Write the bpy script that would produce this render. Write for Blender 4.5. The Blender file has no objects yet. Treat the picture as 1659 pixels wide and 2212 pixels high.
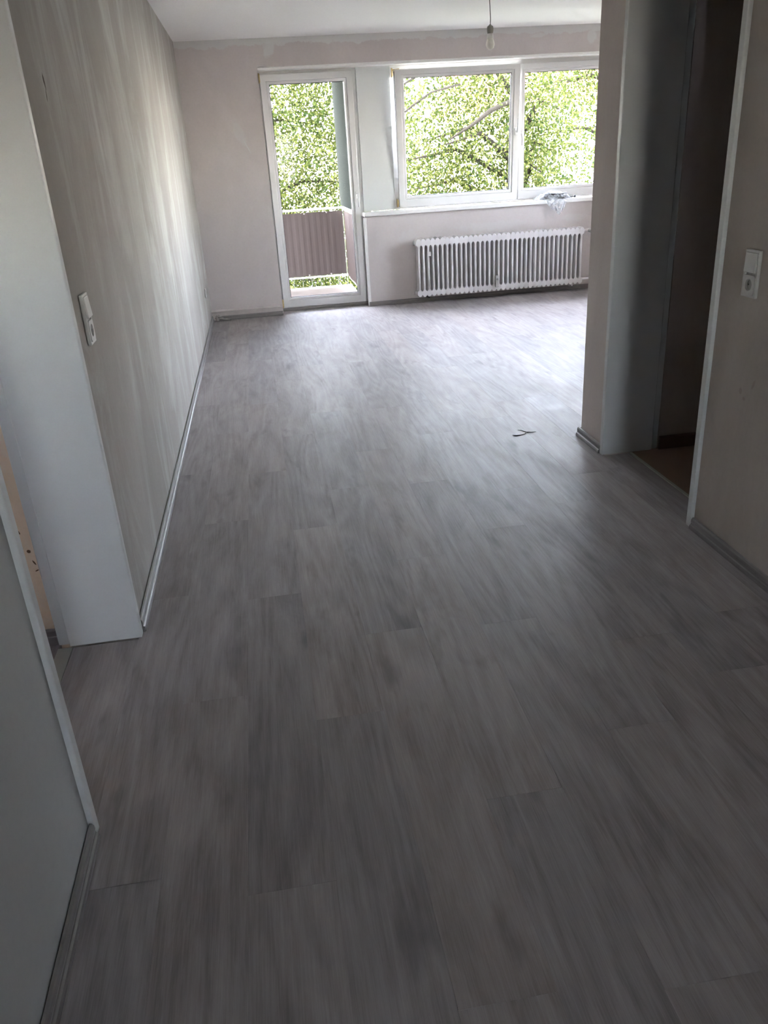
import bpy, bmesh, math, random
import numpy as np
from mathutils import Vector, Matrix

random.seed(7)
S = bpy.context.scene
COL = S.collection

# ------------------------------------------------------------------ camera
cam_d = bpy.data.cameras.new('camera')
cam = bpy.data.objects.new('camera', cam_d)
COL.objects.link(cam)
cam_d.sensor_fit = 'VERTICAL'
cam_d.sensor_height = 36.0
cam_d.lens = 1702.84 * 36.0 / 2212.0
cam_d.clip_start = 0.02
cam_d.clip_end = 400
F = Vector((0.11858021, 0.90429997, -0.41009792))
R = Vector((0.98625213, -0.15513702, -0.05691425))
U = Vector((0.11508893, 0.39771105, 0.91026395))
M = Matrix.Identity(4)
for i in range(3):
    M[i][0] = R[i]; M[i][1] = U[i]; M[i][2] = -F[i]
M.translation = Vector((0.5531, 0.0, 1.4373))
cam.matrix_world = M
S.camera = cam

# ------------------------------------------------------------------ view, sky, sun
S.view_settings.view_transform = 'Standard'
S.view_settings.look = 'None'
S.view_settings.gamma = 1.0
S.view_settings.use_curve_mapping = False
S.view_settings.exposure = 3.72
S.cycles.use_denoising = True
S.cycles.sample_clamp_indirect = 12.0
S.cycles.max_bounces = 8
S.cycles.diffuse_bounces = 6
S.cycles.glossy_bounces = 3
S.cycles.transparent_max_bounces = 12
S.cycles.use_adaptive_sampling = True
S.cycles.adaptive_threshold = 0.1
S.cycles.adaptive_min_samples = 16

world = bpy.data.worlds.new('sky'); S.world = world
world.use_nodes = True
wt = world.node_tree
bg = wt.nodes['Background']
sky = wt.nodes.new('ShaderNodeTexSky')
sky.sky_type = 'NISHITA'
sky.sun_disc = False
sky.sun_elevation = math.radians(35)
sky.sun_rotation = math.radians(-87)
sky.dust_density = 0.4
hsv = wt.nodes.new('ShaderNodeHueSaturation')   # hazy summer sky
hsv.inputs['Saturation'].default_value = 0.42
wt.links.new(sky.outputs[0], hsv.inputs['Color'])
tint = wt.nodes.new('ShaderNodeMix'); tint.data_type = 'RGBA'; tint.blend_type = 'MULTIPLY'
tint.inputs[0].default_value = 1.0
tint.inputs[7].default_value = (1.03, 0.985, 1.01, 1)
wt.links.new(hsv.outputs[0], tint.inputs[6])
wt.links.new(tint.outputs[2], bg.inputs[0])
bg.inputs[1].default_value = 1.0

sun_d = bpy.data.lights.new('sun', 'SUN')
sun_d.energy = 0.7
sun_d.angle = math.radians(0.6)
sun_d.color = (1.0, 0.95, 0.86)
sun = bpy.data.objects.new('sun', sun_d); COL.objects.link(sun)
sun.rotation_euler = Vector((-1.0, 0.06, 0.70)).to_track_quat('Z', 'Y').to_euler()

# ------------------------------------------------------------------ dimensions (metres)
D = 8.488        # inner face of the window wall
RY = 8.62        # window plane
W = 2.159        # right wall of the hall
XR = 4.62        # right wall of the living room
H = 2.5
PIER = 3.86      # living room side of the pier
BACK = -4.2
OUT = 8.76       # facade

# ------------------------------------------------------------------ node helper
class NT:
    def __init__(s, name):
        s.m = bpy.data.materials.new(name); s.m.use_nodes = True
        s.t = s.m.node_tree; s.p = s.t.nodes['Principled BSDF']
        s.out = s.t.nodes['Material Output']
    def n(s, k, **kw):
        x = s.t.nodes.new(k)
        for a, b in kw.items(): setattr(x, a, b)
        return x
    def l(s, a, b): s.t.links.new(a, b)
    def put(s, sock, v):
        if isinstance(v, (int, float)): sock.default_value = v
        elif isinstance(v, (tuple, list)):
            sock.default_value = tuple(v) + ((1,) if len(v) == 3 and sock.type == 'RGBA' else ())
        else: s.l(v, sock)
    def coord(s, which='Object'): return s.n('ShaderNodeTexCoord').outputs[which]
    def math(s, op, a, b=0.0, c=None, clamp=False):
        x = s.n('ShaderNodeMath', operation=op, use_clamp=clamp)
        s.put(x.inputs[0], a); s.put(x.inputs[1], b)
        if c is not None: s.put(x.inputs[2], c)
        return x.outputs[0]
    def vmath(s, op, a, b):
        x = s.n('ShaderNodeVectorMath', operation=op)
        s.put(x.inputs[0], a); s.put(x.inputs[1], b)
        return x.outputs[0]
    def mapping(s, v, scale=(1, 1, 1), loc=(0, 0, 0), rot=(0, 0, 0)):
        x = s.n('ShaderNodeMapping')
        s.put(x.inputs[0], v); x.inputs['Location'].default_value = loc
        x.inputs['Rotation'].default_value = rot; x.inputs['Scale'].default_value = scale
        return x.outputs[0]
    def noise(s, v, scale=1.0, detail=4.0, rough=0.55, dist=0.0):
        x = s.n('ShaderNodeTexNoise')
        s.put(x.inputs['Vector'], v); x.inputs['Scale'].default_value = scale
        x.inputs['Detail'].default_value = detail; x.inputs['Roughness'].default_value = rough
        x.inputs['Distortion'].default_value = dist
        return x.outputs[0]
    def ramp(s, f, stops, interp='LINEAR'):
        x = s.n('ShaderNodeValToRGB'); x.color_ramp.interpolation = interp
        e = x.color_ramp.elements
        while len(e) < len(stops): e.new(0.5)
        for k, (pos, c) in enumerate(stops):
            e[k].position = pos
            e[k].color = (c, c, c, 1) if isinstance(c, (int, float)) else tuple(c) + (1,)
        s.put(x.inputs[0], f)
        return x.outputs[0]
    def mix(s, f, a, b, mode='MIX'):
        x = s.n('ShaderNodeMix', data_type='RGBA', blend_type=mode)
        s.put(x.inputs[0], f); s.put(x.inputs[6], a); s.put(x.inputs[7], b)
        return x.outputs[2]
    def sep(s, v):
        x = s.n('ShaderNodeSeparateXYZ'); s.put(x.inputs[0], v); return x.outputs
    def bump(s, h, strength=0.3, dist=0.002):
        x = s.n('ShaderNodeBump'); x.inputs['Strength'].default_value = strength
        x.inputs['Distance'].default_value = dist; s.put(x.inputs['Height'], h)
        s.l(x.outputs[0], s.p.inputs['Normal'])
    def set(s, **kw):
        for a, b in kw.items(): s.put(s.p.inputs[a.replace('_', ' ')], b)
        return s.m

def plain(name, c, rough=0.5, metal=0.0, var=0.04, scale=20.0, spec=0.5, bump=0.0):
    t = NT(name)
    nz = t.noise(t.coord(), scale, 5)
    lo = tuple(max(0, x * (1 - var * 2)) for x in c); hi = tuple(min(1, x * (1 + var)) for x in c)
    t.set(Base_Color=t.mix(nz, lo, hi), Roughness=rough, Metallic=metal)
    t.p.inputs['Specular IOR Level'].default_value = spec
    if bump: t.bump(nz, bump, 0.001)
    return t.m

def plaster(name, a, b, streak=(3, 3, 0.6), light=None, light_amt=0.0, features=None, rough=0.92):
    t = NT(name)
    co = t.coord()
    big = t.noise(t.mapping(co, streak), 1.0, 6, 0.6, 0.6)
    fine = t.noise(co, 50, 2, 0.6)
    c = t.mix(t.ramp(big, [(0.3, 0.0), (0.7, 1.0)]), a, b)
    c = t.mix(t.math('MULTIPLY', t.ramp(fine, [(0.45, 0), (0.75, 1)]), 0.12), c, tuple(x * 0.8 for x in a))
    if light:
        nn = t.noise(t.mapping(co, streak, (7, 3, 1)), 1.7, 7, 0.65, 1.0)
        c = t.mix(t.math('MULTIPLY', t.ramp(nn, [(0.5, 0), (0.68, 1)]), light_amt), c, light)
    if features: c = features(t, co, c)
    t.set(Base_Color=c, Roughness=rough)
    t.p.inputs['Specular IOR Level'].default_value = 0.25
    t.bump(fine, 0.2, 0.0015)
    return t.m

def blob(t, co, plane, cx, cz, rx, rz, rot=0.0, jag=0.5, nscale=14.0):
    """mask of an irregular patch; plane 'x' = wall along x (uses x,z), 'y' = wall along y (uses y,z)"""
    o = t.sep(co); u = o[0] if plane == 'x' else o[1]; z = o[2]
    du = t.math('SUBTRACT', u, cx); dz = t.math('SUBTRACT', z, cz)
    ca, sa = math.cos(rot), math.sin(rot)
    p = t.math('DIVIDE', t.math('ADD', t.math('MULTIPLY', du, ca), t.math('MULTIPLY', dz, sa)), rx)
    q = t.math('DIVIDE', t.math('SUBTRACT', t.math('MULTIPLY', dz, ca), t.math('MULTIPLY', du, sa)), rz)
    d = t.math('SQRT', t.math('ADD', t.math('MULTIPLY', p, p), t.math('MULTIPLY', q, q)))
    key = 45.0 if nscale > 22 else (14.0 if nscale > 6 else 4.0)
    if not hasattr(t, 'shared'): t.shared = {}
    if key not in t.shared: t.shared[key] = t.noise(co, key, 4, 0.6)
    nz = t.shared[key]
    d = t.math('ADD', d, t.math('MULTIPLY', t.math('SUBTRACT', nz, 0.5), 2 * jag))
    return t.ramp(d, [(0.62, 1), (0.9, 0)])

# ------------------------------------------------------------------ materials
def far_wall_features(t, co, c):
    z = t.sep(co)[2]; x = t.sep(co)[0]
    nz = t.noise(t.mapping(co, (5, 1, 5)), 1.0, 6, 0.65, 0.4)
    edge = t.math('ADD', z, t.math('MULTIPLY', t.math('SUBTRACT', nz, 0.5), 0.16))
    band = t.ramp(t.math('MULTIPLY', t.math('SUBTRACT', edge, 2.40), 10.0), [(0.42, 0), (0.5, 1)])
    w = (0.62, 0.62, 0.60)
    c = t.mix(t.math('MULTIPLY', band, 0.85), c, w)
    for a in ((0.86, 2.41, 0.07, 0.10, -0.3, 0.6, 14, 0.8), (0.50, 1.72, 0.05, 0.17, 0.35, 0.6, 12, 0.35),
              (0.56, 1.60, 0.006, 0.09, 0.45, 0.3, 30, 0.8), (4.0, 2.39, 0.06, 0.08, 0.2, 0.5, 14, 0.75),
              (3.45, 2.42, 0.10, 0.025, 0.1, 0.5, 14, 0.7), (3.0, 0.72, 0.5, 0.05, 0.02, 0.8, 8, 0.3),
              (3.9, 0.74, 0.16, 0.05, 0.02, 0.8, 9, 0.4), (2.1, 0.66, 0.12, 0.1, 0.02, 0.8, 9, 0.25)):
        c = t.mix(t.math('MULTIPLY', blob(t, co, 'x', *a[:7]), a[7]), c, w)
    return c

def left_wall_features(t, co, c):
    for cy, cz, ry, rz, rot, jag in ((2.695, 1.69, 0.012, 0.028, 0.3, 0.6), (2.69, 1.655, 0.006, 0.02, -0.2, 0.5)):
        c = t.mix(blob(t, co, 'y', cy, cz, ry, rz, rot, jag, 60), c, (0.10, 0.08, 0.07))
    for cy, cz, ry, rz, rot in ((3.6, 1.45, 0.25, 0.5, 0.3), (5.2, 1.2, 0.3, 0.5, 0.2), (3.2, 2.2, 0.2, 0.25, 0.1), (4.4, 0.7, 0.3, 0.5, -0.2)):
        c = t.mix(t.math('MULTIPLY', blob(t, co, 'y', cy, cz, ry, rz, rot, 1.0, 4), 0.13), c, (0.62, 0.62, 0.60))
    return c

def right_wall_features(t, co, c):
    for cy, cz, ry, rz, rot in ((2.47, 0.62, 0.014, 0.012, 0.3), (2.445, 0.60, 0.010, 0.008, 0.1), (2.40, 0.66, 0.008, 0.02, 0.4), (2.38, 1.03, 0.02, 0.12, 0.0)):
        c = t.mix(t.math('MULTIPLY', blob(t, co, 'y', cy, cz, ry, rz, rot, 0.7, 40), 0.25), c, (0.20, 0.12, 0.09))
    return c

def chipped(t, co, c):
    for cx, cz, rx, rz in ((-0.285, 0.35, 0.007, 0.007), (-0.278, 0.31, 0.003, 0.012), (-0.30, 0.42, 0.003, 0.010), (-0.275, 0.28, 0.008, 0.003), (-0.31, 0.62, 0.008, 0.003), (-0.30, 0.70, 0.003, 0.012)):
        c = t.mix(blob(t, co, 'x', cx, cz, rx, rz, 0.4, 0.6, 50), c, (0.12, 0.07, 0.04))
    return c

M_far = plaster('plaster_pinkish_grey', (0.53, 0.485, 0.47), (0.61, 0.56, 0.545), (1.6, 1.6, 1.0), features=far_wall_features)
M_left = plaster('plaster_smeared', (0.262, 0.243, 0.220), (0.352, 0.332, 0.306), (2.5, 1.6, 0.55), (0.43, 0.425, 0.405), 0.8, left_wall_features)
M_right = plaster('plaster_brownish', (0.38, 0.34, 0.30), (0.47, 0.43, 0.385), (2.5, 2.5, 0.7), (0.46, 0.44, 0.41), 0.4, right_wall_features)
M_pier = plaster('plaster_pier', (0.47, 0.42, 0.39), (0.54, 0.49, 0.455), (2.5, 2.5, 0.6))
M_bare = plaster('plaster_bare_orange', (0.60, 0.45, 0.33), (0.70, 0.55, 0.42), (6, 6, 3), (0.56, 0.53, 0.48), 0.5, chipped)
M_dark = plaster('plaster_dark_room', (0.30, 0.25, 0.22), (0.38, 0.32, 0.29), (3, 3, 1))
M_ceil = plaster('ceiling_paint', (0.83, 0.82, 0.80), (0.87, 0.865, 0.85), (0.6, 0.6, 0.6))
M_hall = plaster('hall_paint', (0.34, 0.35, 0.34), (0.37, 0.375, 0.365), (1, 1, 0.5))
M_steel = plain('painted_steel_frame', (0.52, 0.53, 0.525), 0.4, var=0.02, scale=8)
M_pvc = plain('white_pvc', (0.70, 0.695, 0.685), 0.3, var=0.015, scale=6)
M_panel = plain('white_panel', (0.66, 0.675, 0.665), 0.45, var=0.02, scale=5)
M_sill = plain('white_sill', (0.80, 0.79, 0.77), 0.35, var=0.02, scale=8)
M_trim = plain('white_trim', (0.74, 0.72, 0.69), 0.5, var=0.03, scale=12)
M_gask = plain('black_rubber', (0.02, 0.02, 0.02), 0.6)
M_brass = plain('brassy_metal', (0.55, 0.42, 0.20), 0.35, 0.8, var=0.1, scale=60)
M_rad = plain('radiator_enamel', (0.74, 0.72, 0.72), 0.32, var=0.03, scale=15)
M_switch = plain('switch_plastic', (0.50, 0.495, 0.475), 0.3, var=0.02, scale=30)
M_hole = plain('socket_dark', (0.05, 0.05, 0.05), 0.5)
M_recess = plain('socket_recess', (0.30, 0.29, 0.28), 0.5)
M_conc = plain('balcony_concrete', (0.15, 0.125, 0.11), 1.0, var=0.12, scale=9, spec=0.05, bump=0.2)
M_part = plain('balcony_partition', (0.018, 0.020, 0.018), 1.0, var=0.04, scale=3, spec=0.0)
M_rail = plain('white_rail', (0.75, 0.75, 0.72), 0.4)
M_post = plain('grey_post', (0.12, 0.12, 0.115), 0.6)
M_facade = plain('render_facade', (0.6, 0.58, 0.54), 0.9, var=0.05)
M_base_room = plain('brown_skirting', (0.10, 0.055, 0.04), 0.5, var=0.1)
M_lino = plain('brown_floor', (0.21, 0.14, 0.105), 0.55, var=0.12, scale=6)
M_thr = plain('threshold_strip', (0.36, 0.36, 0.32), 0.4, 0.2, var=0.05)
M_cableg = plain('grey_cable', (0.33, 0.30, 0.27), 0.5, var=0.1, scale=40)
M_black = plain('black_plastic', (0.012, 0.012, 0.018), 0.35)
M_bark = plain('bark', (0.022, 0.019, 0.015), 1.0, var=0.25, scale=8, spec=0.05, bump=0.4)
M_grass = plain('grass_ground', (0.12, 0.125, 0.085), 0.95, var=0.3, scale=1.5)
M_house = plain('house_render', (0.78, 0.75, 0.72), 0.9, var=0.04)
M_roof = plain('red_roof', (0.50, 0.16, 0.11), 0.8, var=0.15, scale=4)
M_pale = plain('cable_dark', (0.10, 0.10, 0.09), 0.5)

def make_plank_material():
    t = NT('grey_oak_laminate')
    co = t.coord()
    oi = t.n('ShaderNodeObjectInfo')
    rnd = oi.outputs['Random']
    off = t.n('ShaderNodeCombineXYZ')
    t.l(t.math('MULTIPLY', rnd, 37.0), off.inputs[0]); t.l(t.math('MULTIPLY', rnd, 91.0), off.inputs[1]); t.l(t.math('MULTIPLY', rnd, 13.0), off.inputs[2])
    v = t.vmath('ADD', co, off.outputs[0])
    flow = t.noise(t.mapping(v, (5.5, 0.50, 1)), 1.0, 1.0, 0.4, 0.12)
    streak = t.noise(t.mapping(v, (150, 5.0, 1)), 1.0, 5, 0.65)
    rings = t.math('SINE', t.math('ADD', t.math('MULTIPLY', flow, 75.0), t.math('MULTIPLY', streak, 1.2)))
    cloud = t.noise(t.mapping(v, (8, 1.8, 1)), 1.0, 6, 0.62, 0.8)
    knot = t.noise(t.mapping(v, (11, 3.2, 1), (5, 5, 0)), 1.0, 3, 0.5, 0.2)
    g = t.math('ADD', t.math('MULTIPLY', rings, 0.06), t.math('MULTIPLY', streak, 0.45))
    fine = t.noise(t.mapping(v, (430, 11.0, 1)), 1.0, 3, 0.6)
    g = t.math('ADD', g, t.math('MULTIPLY', t.math('SUBTRACT', fine, 0.5), 0.42))
    g = t.math('ADD', g, t.math('MULTIPLY', cloud, 0.85))
    g = t.math('SUBTRACT', g, 0.155)
    g = t.math('ADD', g, t.math('MULTIPLY', t.math('SUBTRACT', rnd, 0.5), 0.10))
    c = t.ramp(g, [(0.22, (0.175, 0.153, 0.147)), (0.5, (0.280, 0.252, 0.244)), (0.78, (0.375, 0.346, 0.338))])
    c = t.mix(t.math('MULTIPLY', t.ramp(knot, [(0.60, 0), (0.76, 1)]), 0.65), c, (0.105, 0.094, 0.094))
    # slow warm / cool drift between boards
    c = t.mix(t.math('MULTIPLY', t.noise(t.mapping(v, (2, 1, 1)), 0.7, 2), 0.35), c, t.mix(rnd, (0.235, 0.25, 0.275), (0.31, 0.265, 0.24)))
    # dusty smears all over the floor (world-sized, not per plank)
    geo = t.n('ShaderNodeNewGeometry').outputs['Position']
    dust = t.noise(t.mapping(geo, (3.0, 2.0, 1)), 1.0, 7, 0.7, 1.2)
    dm = t.ramp(dust, [(0.42, 0), (0.72, 1)])
    c = t.mix(t.math('MULTIPLY', dm, 0.10), c, (0.42, 0.42, 0.43))
    rg = t.math('ADD', t.math('MULTIPLY', dm, 0.13), t.math('MULTIPLY', streak, 0.10))
    t.set(Base_Color=c, Roughness=t.math('ADD', rg, 0.38))
    t.p.inputs['Specular IOR Level'].default_value = 0.115
    h = t.math('ADD', t.math('MULTIPLY', streak, 0.5), t.math('MULTIPLY', t.noise(geo, 2.5, 4, 0.6), 3.0))
    t.bump(h, 0.10, 0.002)
    return t.m
M_plank = make_plank_material()

def make_skirting_material(name, a, b, axis):
    t = NT(name)
    co = t.coord()
    sc = (200, 4, 200) if axis == 'y' else (4, 200, 200)
    nz = t.noise(t.mapping(co, sc), 1.0, 4)
    t.set(Base_Color=t.mix(nz, a, b), Roughness=0.33)
    return t.m
M_sk_y = make_skirting_material('skirting_grey_y', (0.13, 0.122, 0.118), (0.20, 0.19, 0.186), 'y')
M_sk_x = make_skirting_material('skirting_grey_x', (0.15, 0.138, 0.13), (0.22, 0.205, 0.197), 'x')

def make_glass(name, tint=(0.97, 0.98, 0.97), f=0.003):
    t = NT(name)
    tr = t.n('ShaderNodeBsdfTransparent'); tr.inputs[0].default_value = tint + (1,)
    gl = t.n('ShaderNodeBsdfGlossy'); gl.inputs['Roughness'].default_value = 0.02
    fr = t.n('ShaderNodeFresnel'); fr.inputs[0].default_value = 1.12
    smear = t.noise(t.mapping(t.coord(), (3, 1, 1.2)), 1.5, 6, 0.7, 1.0)
    df = t.n('ShaderNodeBsdfTranslucent'); df.inputs[0].default_value = (0.8, 0.8, 0.8, 1)
    m1 = t.n('ShaderNodeMixShader'); t.l(fr.outputs[0], m1.inputs[0]); t.l(tr.outputs[0], m1.inputs[1]); t.l(gl.outputs[0], m1.inputs[2])
    m2 = t.n('ShaderNodeMixShader'); t.l(t.math('MULTIPLY', t.ramp(smear, [(0.5, 0), (0.8, 1)]), f), m2.inputs[0])
    t.l(m1.outputs[0], m2.inputs[1]); t.l(df.outputs[0], m2.inputs[2])
    t.l(m2.outputs[0], t.out.inputs[0])
    return t.m
M_glass = make_glass('window_glass')

def make_bag():
    t = NT('clear_plastic_film')
    tr = t.n('ShaderNodeBsdfTransparent'); tr.inputs[0].default_value = (0.93, 0.94, 0.96, 1)
    t.set(Base_Color=(0.80, 0.83, 0.88), Roughness=0.15)
    t.p.inputs['Transmission Weight'].default_value = 0.0
    m = t.n('ShaderNodeMixShader')
    nz = t.noise(t.coord(), 30, 4)
    t.l(t.ramp(nz, [(0.35, 0.18), (0.72, 0.55)]), m.inputs[0])
    t.l(tr.outputs[0], m.inputs[1]); t.l(t.p.outputs[0], m.inputs[2]); t.l(m.outputs[0], t.out.inputs[0])
    return t.m
M_bag = make_bag()

def make_bulb():
    t = NT('frosted_bulb')
    t.set(Base_Color=(0.75, 0.72, 0.68), Roughness=0.18)
    t.p.inputs['Subsurface Weight'].default_value = 0.0
    tr = t.n('ShaderNodeBsdfTranslucent'); tr.inputs[0].default_value = (0.8, 0.78, 0.74, 1)
    m = t.n('ShaderNodeMixShader'); m.inputs[0].default_value = 0.5
    t.l(t.p.outputs[0], m.inputs[1]); t.l(tr.outputs[0], m.inputs[2]); t.l(m.outputs[0], t.out.inputs[0])
    return t.m
M_bulb = make_bulb()

def make_leaf():
    t = NT('leaf_green')
    co = t.coord()
    nz = t.noise(co, 2.0, 3)
    n2 = t.noise(co, 23.0, 2)
    c = t.mix(t.ramp(nz, [(0.35, 0), (0.65, 1)]), (0.019, 0.031, 0.008), (0.075, 0.080, 0.019))
    c = t.mix(t.ramp(n2, [(0.40, 0), (0.62, 1)]), c, (0.010, 0.020, 0.010))
    c = t.mix(t.ramp(t.noise(co, 17.0, 2), [(0.52, 0), (0.64, 1)]), c, (0.17, 0.17, 0.065))  # sunlit highlights put into the leaf colour as pale yellow
    d = t.n('ShaderNodeBsdfDiffuse'); t.l(c, d.inputs[0])
    tr = t.n('ShaderNodeBsdfTranslucent'); t.l(t.mix(0.5, c, (0.042, 0.055, 0.008)), tr.inputs[0])
    m = t.n('ShaderNodeMixShader'); m.inputs[0].default_value = 0.45
    t.l(d.outputs[0], m.inputs[1]); t.l(tr.outputs[0], m.inputs[2]); t.l(m.outputs[0], t.out.inputs[0])
    return t.m
M_leaf = make_leaf()

def make_screen():
    t = NT('privacy_screen')
    co = t.coord()
    c = t.mix(t.noise(t.mapping(co, (12, 12, 0.5)), 1.0, 5), (0.08, 0.066, 0.062), (0.12, 0.10, 0.095))
    d = t.n('ShaderNodeBsdfDiffuse'); t.l(c, d.inputs[0])
    tr = t.n('ShaderNodeBsdfTranslucent'); t.l(t.mix(0.5, c, (0.12, 0.095, 0.1)), tr.inputs[0])
    m = t.n('ShaderNodeMixShader'); m.inputs[0].default_value = 0.4
    t.l(d.outputs[0], m.inputs[1]); t.l(tr.outputs[0], m.inputs[2]); t.l(m.outputs[0], t.out.inputs[0])
    return t.m
M_screen = make_screen()

# ------------------------------------------------------------------ geometry helpers
def tag(o, label=None, cat=None, group=None, kind=None):
    if label: o['label'] = label
    if cat: o['category'] = cat
    if group: o['group'] = group
    if kind: o['kind'] = kind
    return o

def link(name, me, mat, parent=None, loc=(0, 0, 0), smooth=False):
    o = bpy.data.objects.new(name, me); COL.objects.link(o)
    if mat and len(me.materials) == 0: me.materials.append(mat)
    if parent: o.parent = parent
    o.location = loc
    if smooth:
        for p in me.polygons: p.use_smooth = True
    return o

def obj(name, bm, mat, parent=None, loc=(0, 0, 0), smooth=False):
    bmesh.ops.recalc_face_normals(bm, faces=bm.faces)
    me = bpy.data.meshes.new(name); bm.to_mesh(me); bm.free()
    return link(name, me, mat, parent, loc, smooth)

def empty(name, loc=(0, 0, 0)):
    o = bpy.data.objects.new(name, None); COL.objects.link(o); o.location = loc
    o.empty_display_size = 0.1
    return o

def add_box(bm, x0, x1, y0, y1, z0, z1, bev=0.0, seg=2):
    b = bmesh.new()
    v = [b.verts.new(p) for p in ((x0, y0, z0), (x1, y0, z0), (x1, y1, z0), (x0, y1, z0), (x0, y0, z1), (x1, y0, z1), (x1, y1, z1), (x0, y1, z1))]
    for f in ((0, 3, 2, 1), (4, 5, 6, 7), (0, 1, 5, 4), (1, 2, 6, 5), (2, 3, 7, 6), (3, 0, 4, 7)):
        b.faces.new([v[i] for i in f])
    if bev: bmesh.ops.bevel(b, geom=list(b.edges), offset=bev, segments=seg, profile=0.5, affect='EDGES')
    merge(bm, b)

def merge(bm, b, mat=None):
    me = bpy.data.meshes.new('tmp'); b.to_mesh(me); b.free()
    if mat is not None: me.transform(mat)
    bm.from_mesh(me); bpy.data.meshes.remove(me)

def box(x0, x1, y0, y1, z0, z1, bev=0.0, seg=2):
    bm = bmesh.new(); add_box(bm, x0, x1, y0, y1, z0, z1, bev, seg); return bm

def boxes(lst, bev=0.0):
    bm = bmesh.new()
    for a in lst: add_box(bm, *a, bev=bev)
    return bm

def prism(profile, axis, a, b, flip=1, origin=0.0, cap=True):
    """extrude a (depth, z) profile along an axis; the depth grows from `origin` in direction flip"""
    bm = bmesh.new(); rings = []
    for s in (a, b):
        r = []
        for d, z in profile:
            q = origin + flip * d
            r.append(bm.verts.new((q, s, z) if axis == 'y' else (s, q, z)))
        rings.append(r)
    n = len(profile)
    for i in range(n):
        j = (i + 1) % n
        bm.faces.new((rings[0][i], rings[0][j], rings[1][j], rings[1][i]))
    if cap:
        bm.faces.new(rings[0]); bm.faces.new(list(reversed(rings[1])))
    return bm

def ring(bm, x0, x1, z0, z1, l, r, b, t, y0, y1, bev=0.003):
    """rectangular frame in the xz plane, one mitred body"""
    q = bmesh.new()
    oc = [(x0, z0), (x1, z0), (x1, z1), (x0, z1)]
    ic = [(x0 + l, z0 + b), (x1 - r, z0 + b), (x1 - r, z1 - t), (x0 + l, z1 - t)]
    vs = {}
    for y in (y0, y1):
        vs[y] = ([q.verts.new((x, y, z)) for x, z in oc], [q.verts.new((x, y, z)) for x, z in ic])
    for i in range(4):
        j = (i + 1) % 4
        for y in (y0, y1): q.faces.new((vs[y][0][i], vs[y][0][j], vs[y][1][j], vs[y][1][i]))
        q.faces.new((vs[y0][0][i], vs[y0][0][j], vs[y1][0][j], vs[y1][0][i]))
        q.faces.new((vs[y0][1][i], vs[y0][1][j], vs[y1][1][j], vs[y1][1][i]))
    bmesh.ops.recalc_face_normals(q, faces=q.faces)
    if bev:
        ed = [e for e in q.edges if len(e.link_faces) == 2 and e.calc_face_angle(0) > 0.5]
        bmesh.ops.bevel(q, geom=ed, offset=bev, segments=2, profile=0.5, affect='EDGES')
    merge(bm, q)

def add_tube(bm, pts, rad, n=8, closed=False):
    P = [Vector(p) for p in pts]; m = len(P)
    rads = rad if isinstance(rad, (list, tuple)) else [rad] * m
    rows = []; prev = None
    for i, p in enumerate(P):
        a = P[i - 1] if (i or closed) else P[0]
        b = P[(i + 1) % m] if (i < m - 1 or closed) else P[-1]
        d = (b - a).normalized()
        if prev is None:
            u = d.orthogonal().normalized()
        else:
            u = (prev - d * prev.dot(d))
            u = u.normalized() if u.length > 1e-6 else d.orthogonal().normalized()
        prev = u; w = d.cross(u)
        rows.append([bm.verts.new(p + (u * math.cos(k * 2 * math.pi / n) + w * math.sin(k * 2 * math.pi / n)) * rads[i]) for k in range(n)])
    for i in range(m if closed else m - 1):
        A, B = rows[i], rows[(i + 1) % m]
        for k in range(n): bm.faces.new((A[k], A[(k + 1) % n], B[(k + 1) % n], B[k]))
    if not closed:
        bm.faces.new(list(reversed(rows[0]))); bm.faces.new(rows[-1])

def tube(pts, rad, n=8, closed=False):
    bm = bmesh.new(); add_tube(bm, pts, rad, n, closed); return bm

def lathe(prof, n=20, c=(0, 0, 0)):
    """prof: list of (r, z) from bottom to top"""
    bm = bmesh.new(); rows = []
    for r, z in prof:
        rows.append([bm.verts.new((c[0] + r * math.cos(k * 2 * math.pi / n), c[1] + r * math.sin(k * 2 * math.pi / n), c[2] + z)) for k in range(n)])
    for A, B in zip(rows, rows[1:]):
        for k in range(n): bm.faces.new((A[k], A[(k + 1) % n], B[(k + 1) % n], B[k]))
    bm.faces.new(list(reversed(rows[0]))); bm.faces.new(rows[-1])
    return bm

# ================================================================== THE ROOM
def struct(name, bm, mat, label, cat, parent=None, smooth=False):
    o = obj(name, bm, mat, parent, smooth=smooth)
    if not parent: tag(o, label, cat, kind='structure')
    return o

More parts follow.
